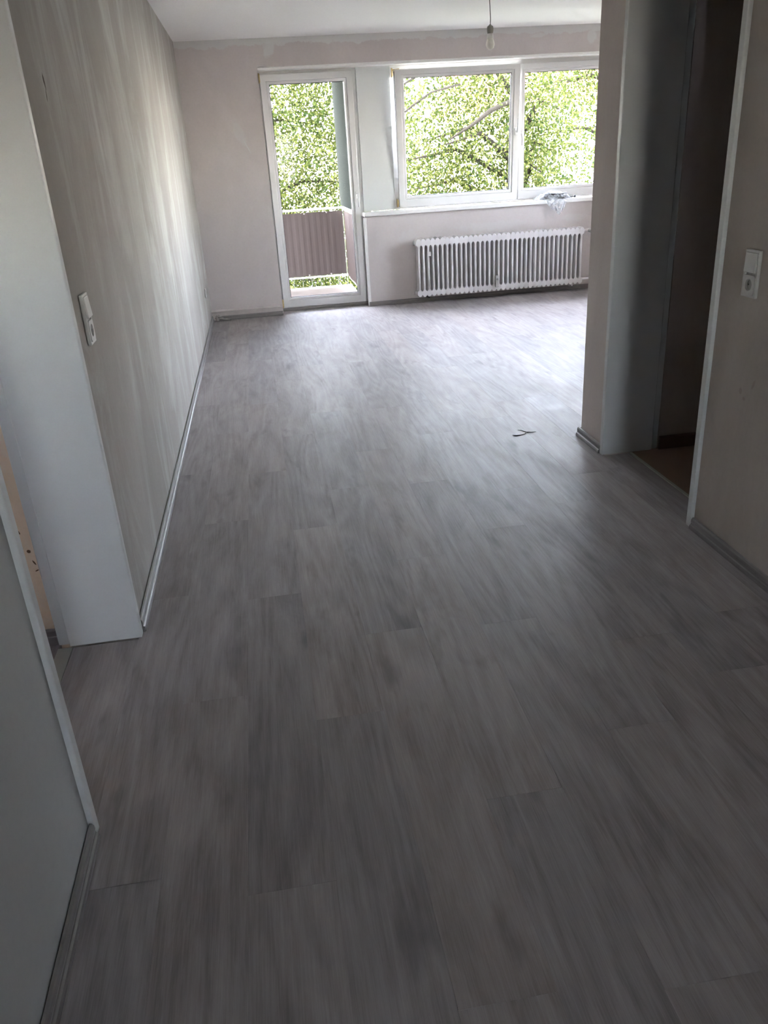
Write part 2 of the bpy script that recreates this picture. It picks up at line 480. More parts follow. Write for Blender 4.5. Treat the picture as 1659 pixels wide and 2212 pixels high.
# ---- floor: sub-floor slab with every laminate plank on top
floor = struct('floor', boxes([(0, W, BACK, PIER, -0.16, -0.0085), (0, XR, PIER, RY, -0.16, -0.0085)]), M_conc,
               'grey oak laminate floor running from the hall into the living room', 'floor')
PW, PL = 0.192, 1.285
plank_meshes = {}
def plank(x0, x1, y0, y1):
    g = 0.00008
    w, l = (x1 - x0) / 2 - g, (y1 - y0) / 2 - g
    if w < 0.01 or l < 0.01: return
    key = (round(w, 4), round(l, 4))
    me = plank_meshes.get(key)
    if me is None:
        c = 0.0003; t0, t1, tb = 0.0, -0.0003, -0.008
        vs = []
        for (k, z) in ((0, tb), (0, t1), (c, t0)):
            vs += [(-w + k, -l + k, z), (w - k, -l + k, z), (w - k, l - k, z), (-w + k, l - k, z)]
        fs = [(3, 2, 1, 0), (8, 9, 10, 11)]
        for b in (0, 4):
            for i in range(4):
                j = (i + 1) % 4
                fs.append((b + i, b + j, b + 4 + j, b + 4 + i))
        me = bpy.data.meshes.new('plank'); me.from_pydata(vs, [], fs); me.materials.append(M_plank)
        plank_meshes[key] = me
    link('plank', me, M_plank, floor, ((x0 + x1) / 2, (y0 + y1) / 2, 0))

known = {0: 1.342, 1: 1.972, 2: 2.542, 3: 1.808, 4: 2.21, 5: 1.417, 6: 2.175}
rng = random.Random(3)
for k in range(0, 26):
    xa = -0.014 + PW * k; xb = xa + PW
    xa = max(xa, 0.001); xb = min(xb, XR - 0.001)
    if xb - xa < 0.02: continue
    off = known.get(k, None)
    if off is None: off = rng.uniform(0, PL)
    def run(x0, x1, ylo, yhi):
        if x1 - x0 < 0.012: return
        n0 = math.floor((ylo - off) / PL)
        y = off + n0 * PL
        while y < yhi:
            a, b = max(y, ylo), min(y + PL, yhi)
            if b - a > 0.03: plank(x0, x1, a, b)
            y += PL
    if xb <= W - 0.002: run(xa, xb, BACK + 0.002, D - 0.002 if xb < 0.735 or xa > 1.655 else RY - 0.002)
    elif xa >= W: run(xa, xb, PIER + 0.002, D - 0.002)
    else:
        run(xa, W - 0.002, BACK + 0.002, PIER)
        run(xa, xb, PIER + 0.001, D - 0.002)

# ---- ceiling
struct('ceiling', boxes([(-0.3, W + 0.3, BACK - 0.3, PIER, H, H + 0.2), (-0.3, XR + 0.3, PIER, OUT, H, H + 0.2)]), M_ceil,
       'white painted ceiling over hall and living room', 'ceiling')

# ---- left wall with doorway
LT = 0.226
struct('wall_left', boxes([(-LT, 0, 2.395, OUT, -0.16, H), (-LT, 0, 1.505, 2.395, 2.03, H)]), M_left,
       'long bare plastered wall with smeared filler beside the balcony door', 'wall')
struct('wall_left_hall', boxes([(-LT, 0, BACK - 0.3, 1.505, -0.16, H)]), M_hall,
       'smooth grey painted hall wall in front of the white steel door frame', 'wall')
# ---- window wall
fw = bmesh.new()
add_box(fw, 0, 0.735, D, OUT, -0.16, H)
add_box(fw, 0.735, XR, D, OUT, 2.245, H)
add_box(fw, 1.655, XR, D, OUT, -0.16, 0.893)
add_box(fw, 4.575, XR, D, OUT, 0.893, 2.245)
add_box(fw, 0.735, 1.655, RY, OUT, -0.16, -0.005)
wall_far = struct('wall_far', fw, M_far, 'pinkish grey plastered window wall with white filler patches', 'wall')
# low pipe ledge left of the balcony door
struct('trim_1', prism([(0, 0), (0.085, 0), (0.085, 0.074), (0.091, 0.077), (0.092, 0.086), (0.086, 0.09), (0, 0.092)], 'x', 0.001, 0.722, -1, D), plain('ledge_plaster', (0.57, 0.525, 0.50), 0.85, var=0.08, scale=18),
       'low pale plastered ledge along the wall beside the balcony door', 'ledge')
# lintel edge strip and soffit
struct('trim_2', prism([(-0.125, 0), (0.004, 0), (0.007, 0.004), (0.007, 0.018), (0.003, 0.024), (0.0002, 0.024), (0.0002, 0.005), (-0.125, 0.005)], 'x', 0.737, 4.574, -1, D - 0.0005), M_sill,
       'white rounded edge strip under the lintel above door and window', 'trim').location.z = 2.240
# parapet corner bead
struct('trim_3', boxes([(1.640, 1.672, D - 0.007, D - 0.0005, 0.0, 0.885)], 0.003), M_sill,
       'slim white corner strip at the parapet edge beside the balcony door', 'trim')

# ---- right wall of the hall, doorway, pier
RT = 0.285
struct('wall_right', boxes([(W, W + RT, BACK - 0.3, 2.672, -0.16, H), (W, W + RT, 2.672, 3.572, 2.03, H)]), M_right,
       'dull brownish plastered hall wall carrying a switch and socket plate', 'wall')
struct('wall_pier', boxes([(W, W + RT, 3.572, PIER, -0.16, H), (W + RT, XR, 3.572, PIER, -0.16, H)]), M_pier,
       'beige plastered pier between the dark doorway and the living room', 'wall')
SY0, SY1 = 6.65, 7.35
struct('wall_living', boxes([(XR, XR + 0.25, PIER - 0.3, SY0, -0.16, H), (XR, XR + 0.25, SY1, OUT, -0.16, H), (XR, XR + 0.25, SY0, SY1, -0.16, 1.0), (XR, XR + 0.25, SY0, SY1, 2.0, H)]), M_pier,
       'plastered side wall of the living room hidden behind the pier', 'wall')
bk = bmesh.new()
for a in ((-0.0, 1.05, BACK - 0.25, BACK, -0.16, H), (1.78, W, BACK - 0.25, BACK, -0.16, H), (1.05, 1.78, BACK - 0.25, BACK, -0.16, 1.0), (1.05, 1.78, BACK - 0.25, BACK, 2.15, H)):
    add_box(bk, *a)
struct('wall_back', bk, M_hall, 'plain wall with a window at the hall end behind the viewer', 'wall')
wb = struct('window_2', (lambda b: (ring(b, 1.05, 1.78, 1.0, 2.15, 0.07, 0.07, 0.07, 0.07, BACK - 0.2, BACK - 0.12), b)[1])(bmesh.new()), M_pvc,
            'white window at the hall end behind the viewer', 'window')
obj('pane', box(1.11, 1.72, BACK - 0.165, BACK - 0.16, 1.06, 2.09), M_glass, wb)

b = bmesh.new(); ring(b, -SY1, -SY0, 1.0, 2.0, 0.06, 0.06, 0.06, 0.06, XR + 0.12, XR + 0.19)
bmesh.ops.rotate(b, verts=b.verts, cent=(0, 0, 0), matrix=Matrix.Rotation(-math.pi / 2, 3, 'Z'))
w3 = struct('fill_window_living', b, M_pvc, 'added white window in the hidden side wall, brightening the living room', 'window')  # out of view, added to bring more daylight into the living room
obj('pane', box(XR + 0.155, XR + 0.16, SY0 + 0.05, SY1 - 0.05, 1.05, 1.95), M_glass, w3)

# ---- room seen through the left doorway
struct('wall_side_room', boxes([(-2.6, -LT - 0.001, 2.412, 2.55, -0.16, H), (-2.8, -2.6, 0.2, 2.55, -0.16, H), (-2.6, -1.6, 0.2, 0.4, -0.16, H), (-1.15, -LT - 0.001, 0.2, 0.4, -0.16, H), (-1.6, -1.15, 0.2, 0.4, -0.16, 1.2), (-1.6, -1.15, 0.2, 0.4, 1.65, H)]), M_bare,
       'bare orange-brown plaster wall seen through the doorway in the smeared wall', 'wall')
b = bmesh.new(); ring(b, -1.6, -1.15, 1.2, 1.65, 0.05, 0.05, 0.05, 0.05, 0.26, 0.32)
w4 = struct('fill_window_side_room', b, M_pvc, 'added unseen white window lighting the room behind the white door frame', 'window')  # added out of view so the bare orange plaster gets daylight
obj('pane', box(-1.56, -1.19, 0.288, 0.292, 1.24, 1.61), M_glass, w4)
struct('floor_side_room', boxes([(-2.6, -0.262, 0.4, 2.412, -0.16, -0.004)]), M_plank, 'dark wood-look floor of the room behind the white door frame', 'floor')
struct('ceiling_side_room', boxes([(-2.8, -LT - 0.076, 0.2, 2.55, H, H + 0.2)]), M_ceil, 'ceiling of the room behind the white door frame', 'ceiling')
struct('floor_threshold', boxes([(-0.262, -0.2125, 1.53, 2.37, -0.05, 0.002), (-0.2125, 0.0, 1.53, 2.37, -0.05, -0.0085)], 0.001), M_thr,
       'pale threshold strip in the doorway of the smeared wall', 'threshold')
plank(-0.2120, 0.0009, 1.530, 2.3685)

# ---- dark room behind the right doorway
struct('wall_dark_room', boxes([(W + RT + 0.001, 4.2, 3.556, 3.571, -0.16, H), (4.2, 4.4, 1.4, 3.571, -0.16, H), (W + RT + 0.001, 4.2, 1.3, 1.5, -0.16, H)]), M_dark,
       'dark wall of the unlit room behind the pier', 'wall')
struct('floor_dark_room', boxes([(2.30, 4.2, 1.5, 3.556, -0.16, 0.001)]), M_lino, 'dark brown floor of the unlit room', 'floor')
struct('ceiling_dark_room', boxes([(W + 0.31, 4.4, 1.3, 3.571, H, H + 0.2)]), M_ceil, 'ceiling of the unlit room behind the pier', 'ceiling')
struct('trim_4', boxes([(2.288, 2.302, 2.702, 3.543, -0.008, 0.0035)], 0.001), M_thr, 'thin pale threshold line in front of the dark brown floor', 'threshold')
plank(W - 0.0019, 2.287, 2.702, 3.543)
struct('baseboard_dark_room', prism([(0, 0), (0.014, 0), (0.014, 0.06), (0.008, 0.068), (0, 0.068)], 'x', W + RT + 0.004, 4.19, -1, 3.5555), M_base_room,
       'dark brown skirting board in the unlit room', 'baseboard')

# ---- steel door frames
def door_frame(name, label, x_in, x_out, y0, y1, side, top=2.0):
    """x_in: face plane in the hall, x_out: far side; y0,y1 clear opening"""
    r = empty(name, ((x_in + x_out) / 2, (y0 + y1) / 2, 0)); tag(r, label, 'door frame', kind='structure')
    c = Vector(r.location)
    def part(n, b):
        bmesh.ops.translate(b, verts=b.verts, vec=-c); return obj(n, b, M_steel, r)
    xa, xb = min(x_in, x_out), max(x_in, x_out)
    fw_ = 0.032
    s = 1 if x_out > x_in else -1
    for (ya, yb, inner) in ((y0 - fw_, y0, 1), (y1, y1 + fw_, -1)):
        b = bmesh.new()
        xm = x_out - s * 0.038
        add_box(b, min(x_in, xm), max(x_in, xm), ya, yb, 0.002, top + fw_, 0.004, 3)
        # rebate for the door leaf
        if inner > 0: add_box(b, min(xm, x_out), max(xm, x_out), ya, yb - 0.018, 0.002, top + fw_, 0.002)
        else: add_box(b, min(xm, x_out), max(xm, x_out), ya + 0.018, yb, 0.002, top + fw_, 0.002)
        part('jamb', b)
    part('header', box(xa + 0.002, xb - 0.04, y0, y1, top, top + fw_, 0.004, 3))
    return r
door_frame('door_1', 'white steel door frame in the smeared wall with a switch plate beside it', 0.014, -0.262, 1.528, 2.372, -1)
door_frame('door_2', 'grey-white steel door frame around the dark doorway in the hall', W - 0.016, W + RT + 0.004, 2.700, 3.545, 1)

# ---- skirting boards
SK = [(0.003, 0.0), (0.021, 0.0), (0.0215, 0.010), (0.0195, 0.0165), (0.0150, 0.0195), (0.0138, 0.0255), (0.0150, 0.0315), (0.0142, 0.040), (0.0105, 0.0465), (0.005, 0.048), (0.003, 0.046)]
def skirt(name, label, axis, a, b, flip, origin, prof=SK, mat=None):
    o = obj(name, prism(prof, axis, a, b, flip, origin), mat or (M_sk_y if axis == 'y' else M_sk_x))
    tag(o, label, 'baseboard', kind='structure'); return o
skirt('baseboard_left', 'long shiny grey skirting board at the foot of the smeared wall', 'y', 2.415, 8.392, 1, 0.0)
skirt('baseboard_left_hall', 'short grey skirting board in front of the white steel door frame', 'y', BACK + 0.01, 1.494, 1, 0.0)
skirt('baseboard_right_hall', 'grey skirting board under the switch plate of the brownish wall', 'y', BACK + 0.01, 2.664, -1, W)
skirt('baseboard_pier', 'short grey skirting board wrapping the narrow side of the pier', 'y', 3.582, PIER + 0.021, -1, W)
skirt('baseboard_pier_living', 'skirting board on the living room side of the pier', 'x', W, XR - 0.03, 1, PIER)
low = [(d, z * 0.9) for d, z in SK]
skirt('baseboard_ledge', 'grey skirting board below the pale ledge beside the balcony door', 'x', 0.075, 0.728, -1, D - 0.0935, low)
skirt('baseboard_door', 'grey skirting strip across the foot of the balcony door', 'x', 0.737, 1.652, -1, RY - 0.006, [(d, z * 0.72) for d, z in SK])
skirt('baseboard_far', 'grey skirting board below the radiator', 'x', 1.652, XR - 0.03, -1, D, low)
skirt('baseboard_living', 'skirting board of the hidden living room side wall', 'y', PIER + 0.03, D - 0.03, -1, XR)
skirt('baseboard_side_room', 'dark grey skirting board below the bare orange plaster', 'x', -2.58, -0.266, -1, 2.412,
      [(0, 0), (0.013, 0), (0.013, 0.03), (0.010, 0.034), (0.010, 0.052), (0.005, 0.058), (0, 0.058)], plain('skirting_dark', (0.15, 0.13, 0.125), 0.5, var=0.1))

# ================================================================== BALCONY DOOR AND WINDOW
def rot_about(bm, ang, y, z):
    if ang: bmesh.ops.rotate(bm, verts=bm.verts, cent=(0, y, z), matrix=Matrix.Rotation(ang, 3, 'X'))
    return bm

def sash(parent, x0, x1, z0, z1, stile, y0, y1, ang=0.0, bottom=None, top=None, bead=0.026):
    bottom = bottom or stile; top = top or stile
    piv = (y1, z0)
    f = lambda b: rot_about(b, ang, *piv)
    b = bmesh.new(); ring(b, x0, x1, z0, z1, stile, stile, bottom, top, y0, y1, 0.005)
    s = obj('sash', f(b), M_pvc, parent)
    gx0, gx1, gz0, gz1 = x0 + stile, x1 - stile, z0 + bottom, z1 - top
    b = bmesh.new(); ring(b, gx0, gx1, gz0, gz1, bead, bead, bead, bead, y0 + 0.008, y0 + 0.03, 0.004)
    obj('glazing_bead', f(b), M_pvc, s)
    b = bmesh.new(); ring(b, gx0 + bead - 0.001, gx1 - bead + 0.001, gz0 + bead - 0.001, gz1 - bead + 0.001, 0.006, 0.006, 0.006, 0.006, y0 + 0.02, y0 + 0.036, 0)
    obj('gasket', f(b), M_gask, s)
    obj('pane', f(box(gx0 + 0.01, gx1 - 0.01, y0 + 0.038, y0 + 0.042, gz0 + 0.01, gz1 - 0.01)), M_glass, s)
    return s, f

def handle(parent, f, x, z, y, up):
    """white lever handle on a rosette"""
    b = bmesh.new(); add_box(b, x - 0.014, x + 0.014, y - 0.010, y, z - 0.034, z + 0.034, 0.004, 2)
    h = obj('handle', f(b), M_pvc, parent)
    s = 1 if up else -1
    pts = [(x, y - 0.008, z), (x, y - 0.040, z), (x, y - 0.050, z + s * 0.012), (x + 0.003, y - 0.052, z + s * 0.05), (x + 0.002, y - 0.050, z + s * 0.115)]
    obj('lever', f(tube(pts, [0.009, 0.009, 0.010, 0.009, 0.008], 10)), M_pvc, h, smooth=True)
    return h

# balcony door
d3 = empty('door_3', (1.2, RY, 0)); tag(d3, 'white glazed balcony door with a foliage view', 'door', kind='structure')
d3.location = (0, 0, 0)
b = bmesh.new(); ring(b, 0.737, 1.672, 0.0, 2.239, 0.03, 0.05, 0.03, 0.03, RY + 0.02, RY + 0.09, 0.003)
obj('frame', b, M_pvc, d3)
s3, f3 = sash(d3, 0.748, 1.634, 0.034, 2.216, 0.058, RY - 0.022, RY + 0.045, 0.0, 0.075, 0.062)
handle(s3, f3, 1.606, 1.10, RY - 0.022, False)
def hinge(parent, x, y, z0, z1):
    h = obj('hinge', tube([(x, y, z0), (x, y, z1)], 0.007, 10), M_brass, parent, smooth=True)
    obj('hinge_plate', box(x + 0.006, x + 0.011, y - 0.004, y + 0.03, z0 + 0.01, z1 - 0.005, 0.001), M_brass, h)
    return h
hinge(d3, 0.741, RY - 0.03, 2.14, 2.225)
hinge(d3, 0.741, RY - 0.03, 0.035, 0.125)

# white panel between door and window
struct('trim_5', box(1.673, 2.003, RY - 0.004, RY + 0.06, 0.9345, 2.239, 0.002), M_panel,
       'plain white panel between the balcony door and the window', 'panel')
# sill
struct('trim_6', box(1.648, 4.574, D - 0.045, RY + 0.012, 0.894, 0.932, 0.006, 3), M_sill,
       'white window sill above the radiator', 'window sill')

# window
w1 = empty('window_1'); tag(w1, 'white two-sash window above the radiator, one sash tilted open', 'window', kind='structure')
b = bmesh.new(); ring(b, 2.005, 4.573, 0.934, 2.239, 0.085, 0.085, 0.03, 0.045, RY + 0.014, RY + 0.085, 0.003)
add_box(b, 3.278, 3.328, RY + 0.016, RY + 0.083, 0.96, 2.20, 0.002)
obj('frame', b, M_pvc, w1)
obj('gap_shadow_seal', box(2.046, 2.070, RY + 0.0125, RY + 0.0155, 0.975, 2.19), M_gask, w1)  # black seal strip that also paints in the tilted sash's gap shadow
sa, fa = sash(w1, 2.040, 3.297, 0.950, 2.200, 0.062, RY - 0.025, RY + 0.012, math.radians(3.4), 0.078, 0.05)
handle(sa, fa, 3.266, 1.60, RY - 0.025, True)
sb, fb = sash(w1, 3.303, 4.540, 0.950, 2.200, 0.040, RY - 0.025, RY + 0.012, 0.0, 0.078, 0.05)
handle(sb, fb, 3.326, 1.578, RY - 0.025, False)
hinge(w1, 2.022, RY - 0.03, 2.135, 2.215)
hinge(w1, 2.022, RY - 0.03, 0.955, 1.03)
# tilt stay (scissor arm)
obj('tilt_stay', tube([(2.03, RY + 0.004, 2.20), (2.10, RY - 0.006, 2.206)], 0.005, 6), M_brass, w1)

# ================================================================== RADIATOR
rad = empty('radiator', (3.05, D - 0.1, 0)); tag(rad, 'long white ribbed radiator on the wall below the window', 'radiator')
RY0, RY1 = D - 0.150, D - 0.040
def rad_section():
    bm = bmesh.new()
    h, w0, w1_, wc = 0.0, 0.0290, 0.016, 0.0105
    half = [(0.007, 0.652), (0.017, 0.645), (w0, 0.628), (w0, 0.588), (wc + 0.005, 0.579), (wc, 0.566),
            (wc, 0.150), (wc + 0.005, 0.137), (w0, 0.128), (w0, 0.092), (0.017, 0.077), (0.007, 0.070)]
    poly = half + [(-x, z) for x, z in reversed(half)]
    A = [bm.verts.new((x, RY0 - (D - 0.1), z)) for x, z in poly]
    B = [bm.verts.new((x, RY1 - (D - 0.1), z)) for x, z in poly]
    n = len(poly)
    bm.faces.new(A); bm.faces.new(list(reversed(B)))
    for i in range(n): bm.faces.new((A[i], A[(i + 1) % n], B[(i + 1) % n], B[i]))
    bmesh.ops.recalc_face_normals(bm, faces=bm.faces)
    front = [e for e in bm.edges if all(abs(v.co.y - A[0].co.y) < 1e-6 for v in e.verts)]
    bmesh.ops.bevel(bm, geom=front, offset=0.006, segments=2, profile=0.5, affect='EDGES')
    return bm
first = obj('section', rad_section(), M_rad, rad, (-0.875, 0, 0))
for i in range(1, 36):
    o = first.copy(); COL.objects.link(o); o.parent = rad; o.location = (-0.875 + 0.05 * i, 0, 0)
def rpart(name, bm, mat, smooth=False):
    bmesh.ops.translate(bm, verts=bm.verts, vec=(-3.05, -(D - 0.1), 0))
    return obj(name, bm, mat, rad, smooth=smooth)
for z in (0.607, 0.114):
    rpart('plug', tube([(2.149, D - 0.095, z), (2.130, D - 0.095, z)], 0.022, 12), M_rad)
rpart('valve_pipe', tube([(3.95, D - 0.095, 0.607), (3.99, D - 0.095, 0.607), (4.03, D - 0.095, 0.607)], [0.016, 0.011, 0.011], 10), M_rad)
rpart('valve_body', tube([(4.03, D - 0.11, 0.607), (4.03, D - 0.05, 0.607), (4.03, D + 0.01, 0.607)], [0.018, 0.018, 0.012], 12), M_rad)
rpart('thermostat_head', tube([(4.03, D - 0.19, 0.607), (4.03, D - 0.18, 0.607), (4.03, D - 0.11, 0.607)], [0.018, 0.024, 0.022], 14), M_switch)
rpart('return_pipe', tube([(3.95, D - 0.095, 0.114), (4.06, D - 0.095, 0.114), (4.09, D - 0.09, 0.114), (4.10, D - 0.06, 0.114), (4.10, D + 0.01, 0.114)], 0.011, 10), M_rad)
clip = rpart('clip', boxes([(2.263, 2.298, RY0 - 0.012, RY0 + 0.002, 0.478, 0.522)], 0.003), M_rad)
mt = rpart('heat_meter', boxes([(2.983, 3.017, RY0 - 0.030, RY0 - 0.001, 0.112, 0.232)], 0.005), M_switch)
bm = lathe([(0.011, 0.0), (0.011, 0.002)], 16)
bmesh.ops.rotate(bm, verts=bm.verts, cent=(0, 0, 0), matrix=Matrix.Rotation(math.pi / 2, 3, 'X'))
bmesh.ops.translate(bm, verts=bm.verts, vec=(3.0 - 3.05, RY0 - 0.030 - (D - 0.1), 0.195))
obj('meter_window', bm, M_recess, mt)
for x in (2.275, 3.85):
    rpart('bracket', boxes([(x - 0.008, x + 0.008, RY1 - 0.02, D + 0.005, 0.045, 0.075), (x - 0.008, x + 0.008, RY1 - 0.08, RY1, 0.05, 0.075)]), M_black if x < 3 else M_rad)

# ================================================================== SWITCHES AND SOCKETS
def square_hole(r, half, depth, n=32):
    """socket insert: square face with a round recess, facing +x (local), centred at origin"""
    bm = bmesh.new()
    ci, sq, cb, sb_ = [], [], [], []
    for k in range(n):
        a = 2 * math.pi * (k + 0.5) / n
        c, s = math.cos(a), math.sin(a); m = max(abs(c), abs(s))
        ci.append(bm.verts.new((0.0, r * c, r * s))); sq.append(bm.verts.new((0.0, half * c / m, half * s / m)))
        cb.append(bm.verts.new((-depth, r * 0.93 * c, r * 0.93 * s))); sb_.append(bm.verts.new((-0.006, half * c / m, half * s / m)))
    for k in range(n):
        j = (k + 1) % n
        bm.faces.new((ci[k], ci[j], sq[j], sq[k])); bm.faces.new((cb[k], cb[j], ci[j], ci[k])); bm.faces.new((sq[k], sq[j], sb_[j], sb_[k]))
    bm.faces.new(cb)
    return bm

def switch_plate(name, label, x, y, z, nx, group=None, combo=True):
    r = empty(name, (x, y, z)); tag(r, label, 'switch' if combo else 'socket', group)
    r.rotation_euler = (0, 0, 0 if nx > 0 else math.pi)
    hh = 0.076 if combo else 0.0405
    b = bmesh.new()
    q = bmesh.new(); ring(q, -0.0405, 0.0405, -hh, hh, 0.009, 0.009, 0.009, 0.009, 0.0, 0.0115, 0.0028)
    bmesh.ops.rotate(q, verts=q.verts, cent=(0, 0, 0), matrix=Matrix.Rotation(-math.pi / 2, 3, 'Z'))
    merge(b, q)
    add_box(b, 0.0003, 0.004, -0.033, 0.033, -hh + 0.006, hh - 0.006)
    obj('plate', b, M_switch, r)
    cz = -0.0355 if combo else 0
    s = obj('socket_insert', square_hole(0.0195, 0.0312, 0.0085), M_switch, r, (0.0135, 0, cz))
    b = lathe([(0.0178, 0.0), (0.0178, 0.0006)], 24)
    bmesh.ops.rotate(b, verts=b.verts, cent=(0, 0, 0), matrix=Matrix.Rotation(math.pi / 2, 3, 'Y'))
    obj('recess_floor', b, M_recess, s, (-0.0082, 0, 0))
    for dy in (-0.0095, 0.0095):
        obj('pin_hole', tube([(-0.0086, dy, 0), (-0.0070, dy, 0)], 0.0027, 8), M_hole, s)
    if combo:
        b = box(0, 0.0075, -0.0312, 0.0312, -0.0312, 0.0312, 0.002)
        bmesh.ops.rotate(b, verts=b.verts, cent=(0, 0, 0), matrix=Matrix.Rotation(math.radians(-4.0), 3, 'Y'))
        obj('rocker', b, M_switch, r, (0.0085, 0, 0.0355))
    return r
switch_plate('light_switch', 'white switch and socket plate on the smeared wall beside the door frame', 0.0, 2.588, 1.033, 1)
switch_plate('light_switch', 'white switch and socket plate on the brownish wall beside the dark doorway', W, 2.484, 1.016, -1)
switch_plate('wall_socket', 'small white socket low on the smeared wall near the window corner', 0.0, 7.89, 0.352, 1, combo=False)

# ================================================================== HANGING BULB
pb = empty('hanging_bulb', (2.267, 6.0, 2.06)); tag(pb, 'bare frosted bulb hanging on a thin cable from the ceiling', 'lamp')
obj('bulb', lathe([(0.002, 0.0), (0.014, 0.003), (0.024, 0.012), (0.0295, 0.026), (0.030, 0.036), (0.027, 0.050), (0.0215, 0.064), (0.0185, 0.076), (0.0178, 0.086)], 24), M_bulb, pb, smooth=True)
obj('bulb_collar', lathe([(0.0178, 0.066), (0.0225, 0.0665), (0.0205, 0.085), (0.0175, 0.098)], 20), M_trim, pb, smooth=True)
obj('socket', lathe([(0.017, 0.092), (0.019, 0.098), (0.0215, 0.108), (0.022, 0.126), (0.019, 0.138), (0.009, 0.144), (0.005, 0.150)], 20), plain('lamp_socket', (0.22, 0.21, 0.18), 0.45), pb, smooth=True)
obj('cable', tube([(0, 0, 0.145), (0.002, 0, 0.18), (-0.001, 0, 0.23), (-0.004, 0, 0.30), (-0.002, 0, 0.37), (0, 0, 0.439)], 0.0028, 8), M_pale, pb, smooth=True)

# ================================================================== SMALL THINGS
# plastic bag with black content on the sill
def film():
    rg = np.random.RandomState(5)
    bm = bmesh.new(); NU, NV = 46, 40
    ph = rg.rand(12) * 6.28
    def wob(u, v, k): return math.sin(u * 9 + ph[k] + 3 * v) * math.cos(v * 8 + ph[k + 1]) + 0.6 * math.sin(u * 23 + v * 11 + ph[k + 2])
    V = []
    for j in range(NV + 1):
        v = j / NV; row = []
        for i in range(NU + 1):
            u = i / NU
            if v < 0.62:
                t = v / 0.62                       # from the back of the sill to its front edge
                x = 3.455 + 0.385 * u
                y = 8.575 - 0.145 * t
                dome = (math.sin(math.pi * min(1, max(0, u))) ** 0.6) * (0.014 + 0.060 * math.sin(math.pi * min(1, t * 0.9 + 0.08)) ** 0.7)
                z = 0.9345 + dome + 0.010 * dome / 0.05 * wob(u, v, 0)
                if t < 0.3: z += 0.030 * math.exp(-((u - 0.38) / 0.16) ** 2) * (0.3 - t) / 0.3
                z = max(z, 0.9340)
            else:
                t = (v - 0.62) / 0.38              # hanging tail
                wv = 0.385 * (1 - t) ** 0.75 * 0.62 + 0.028
                cx = 3.655 + 0.05 * t
                x = cx + (u - 0.5) * wv
                y = 8.428 - 0.006 * math.sin(math.pi * t) + 0.006 * wob(u * 1.5, t, 3)
                z = 0.940 - 0.142 * t - 0.02 * t * math.sin(u * 3.1)
                y = min(y, 8.437)
            x += 0.004 * wob(v * 2, u, 6)
            row.append(bm.verts.new((x, y, z)))
        V.append(row)
    for j in range(NV):
        for i in range(NU): bm.faces.new((V[j][i], V[j][i + 1], V[j + 1][i + 1], V[j + 1][i]))
    return bm
bag = obj('plastic_bag', film(), M_bag, smooth=True)
tag(bag, 'crumpled clear plastic bag hanging over the window sill edge', 'plastic bag')
coil = bmesh.new()
for k, (rx, ry, z) in enumerate(((0.125, 0.040, 0.9435), (0.105, 0.034, 0.962), (0.118, 0.040, 0.980))):
    add_tube(coil, [(3.67 + 0.012 * (k - 1) + rx * math.cos(a * math.pi / 12), 8.505 + ry * math.sin(a * math.pi / 12), z + 0.003 * math.sin(a * 0.8 + k)) for a in range(24)], 0.0105, 8, True)
add_tube(coil, [(3.77, 8.505, 0.945), (3.81, 8.49, 0.943), (3.85, 8.48, 0.946), (3.875, 8.47, 0.950)], 0.006, 8)
ob = obj('cable_coil', coil, M_black, smooth=True)
tag(ob, 'black coiled cable inside the clear plastic bag on the sill', 'cable')
kb = lathe([(0.003, -0.013), (0.010, -0.009), (0.0135, 0.0), (0.010, 0.009), (0.003, 0.013)], 14, (3.882, 8.467, 0.950))
obj('cable_plug', kb, M_black, ob, smooth=True)

# cable bundle in the corner
cb = empty('cable_bundle', (0.06, 8.34, 0)); tag(cb, 'small tangle of grey cable ends on the floor in the window corner', 'cable')
rg = random.Random(4)
for k in range(6):
    z0 = 0.006 + 0.008 * k * 0.8
    L = 0.13 - 0.016 * k
    pts = [(-0.025 + 0.004 * k, 0.02, z0 + 0.02), (0.0, 0.012 - 0.004 * k, z0 + 0.016), (L * 0.5, -0.012 + 0.006 * k, z0 + 0.006), (L, -0.01 + 0.005 * k, 0.006 + 0.003 * k),
           (L + 0.008, 0.0 + 0.004 * k, 0.006 + 0.003 * k), (L * 0.55, 0.012 + 0.003 * k, z0 + 0.004), (0.01, 0.022, z0 + 0.022)]
    obj('cable_loop', tube(pts, 0.0038, 8), M_cableg if k % 3 else M_pale, cb, smooth=True)
obj('cable_tie', boxes([(-0.02, 0.004, -0.006, 0.03, 0.001, 0.052)], 0.006), M_cableg, cb)

# torn black scrap on the planks
sc = bmesh.new()
add_tube(sc, [(1.815, 3.985, 0.0022), (1.835, 3.972, 0.0022), (1.862, 3.975, 0.0022), (1.886, 3.985, 0.0022), (1.902, 4.008, 0.003), (1.884, 4.05, 0.0022), (1.868, 4.06, 0.002)], [0.0012, 0.0028, 0.0018, 0.0018, 0.003, 0.0016, 0.0008], 6)
add_tube(sc, [(1.902, 4.008, 0.003), (1.93, 4.0, 0.0022), (1.955, 4.003, 0.0018)], [0.003, 0.0018, 0.0008], 6)
tag(obj('torn_scrap', sc, plain('dark_scrap', (0.06, 0.06, 0.055), 0.6), smooth=True), 'thin dark torn scrap lying on the planks near the pier', 'scrap')

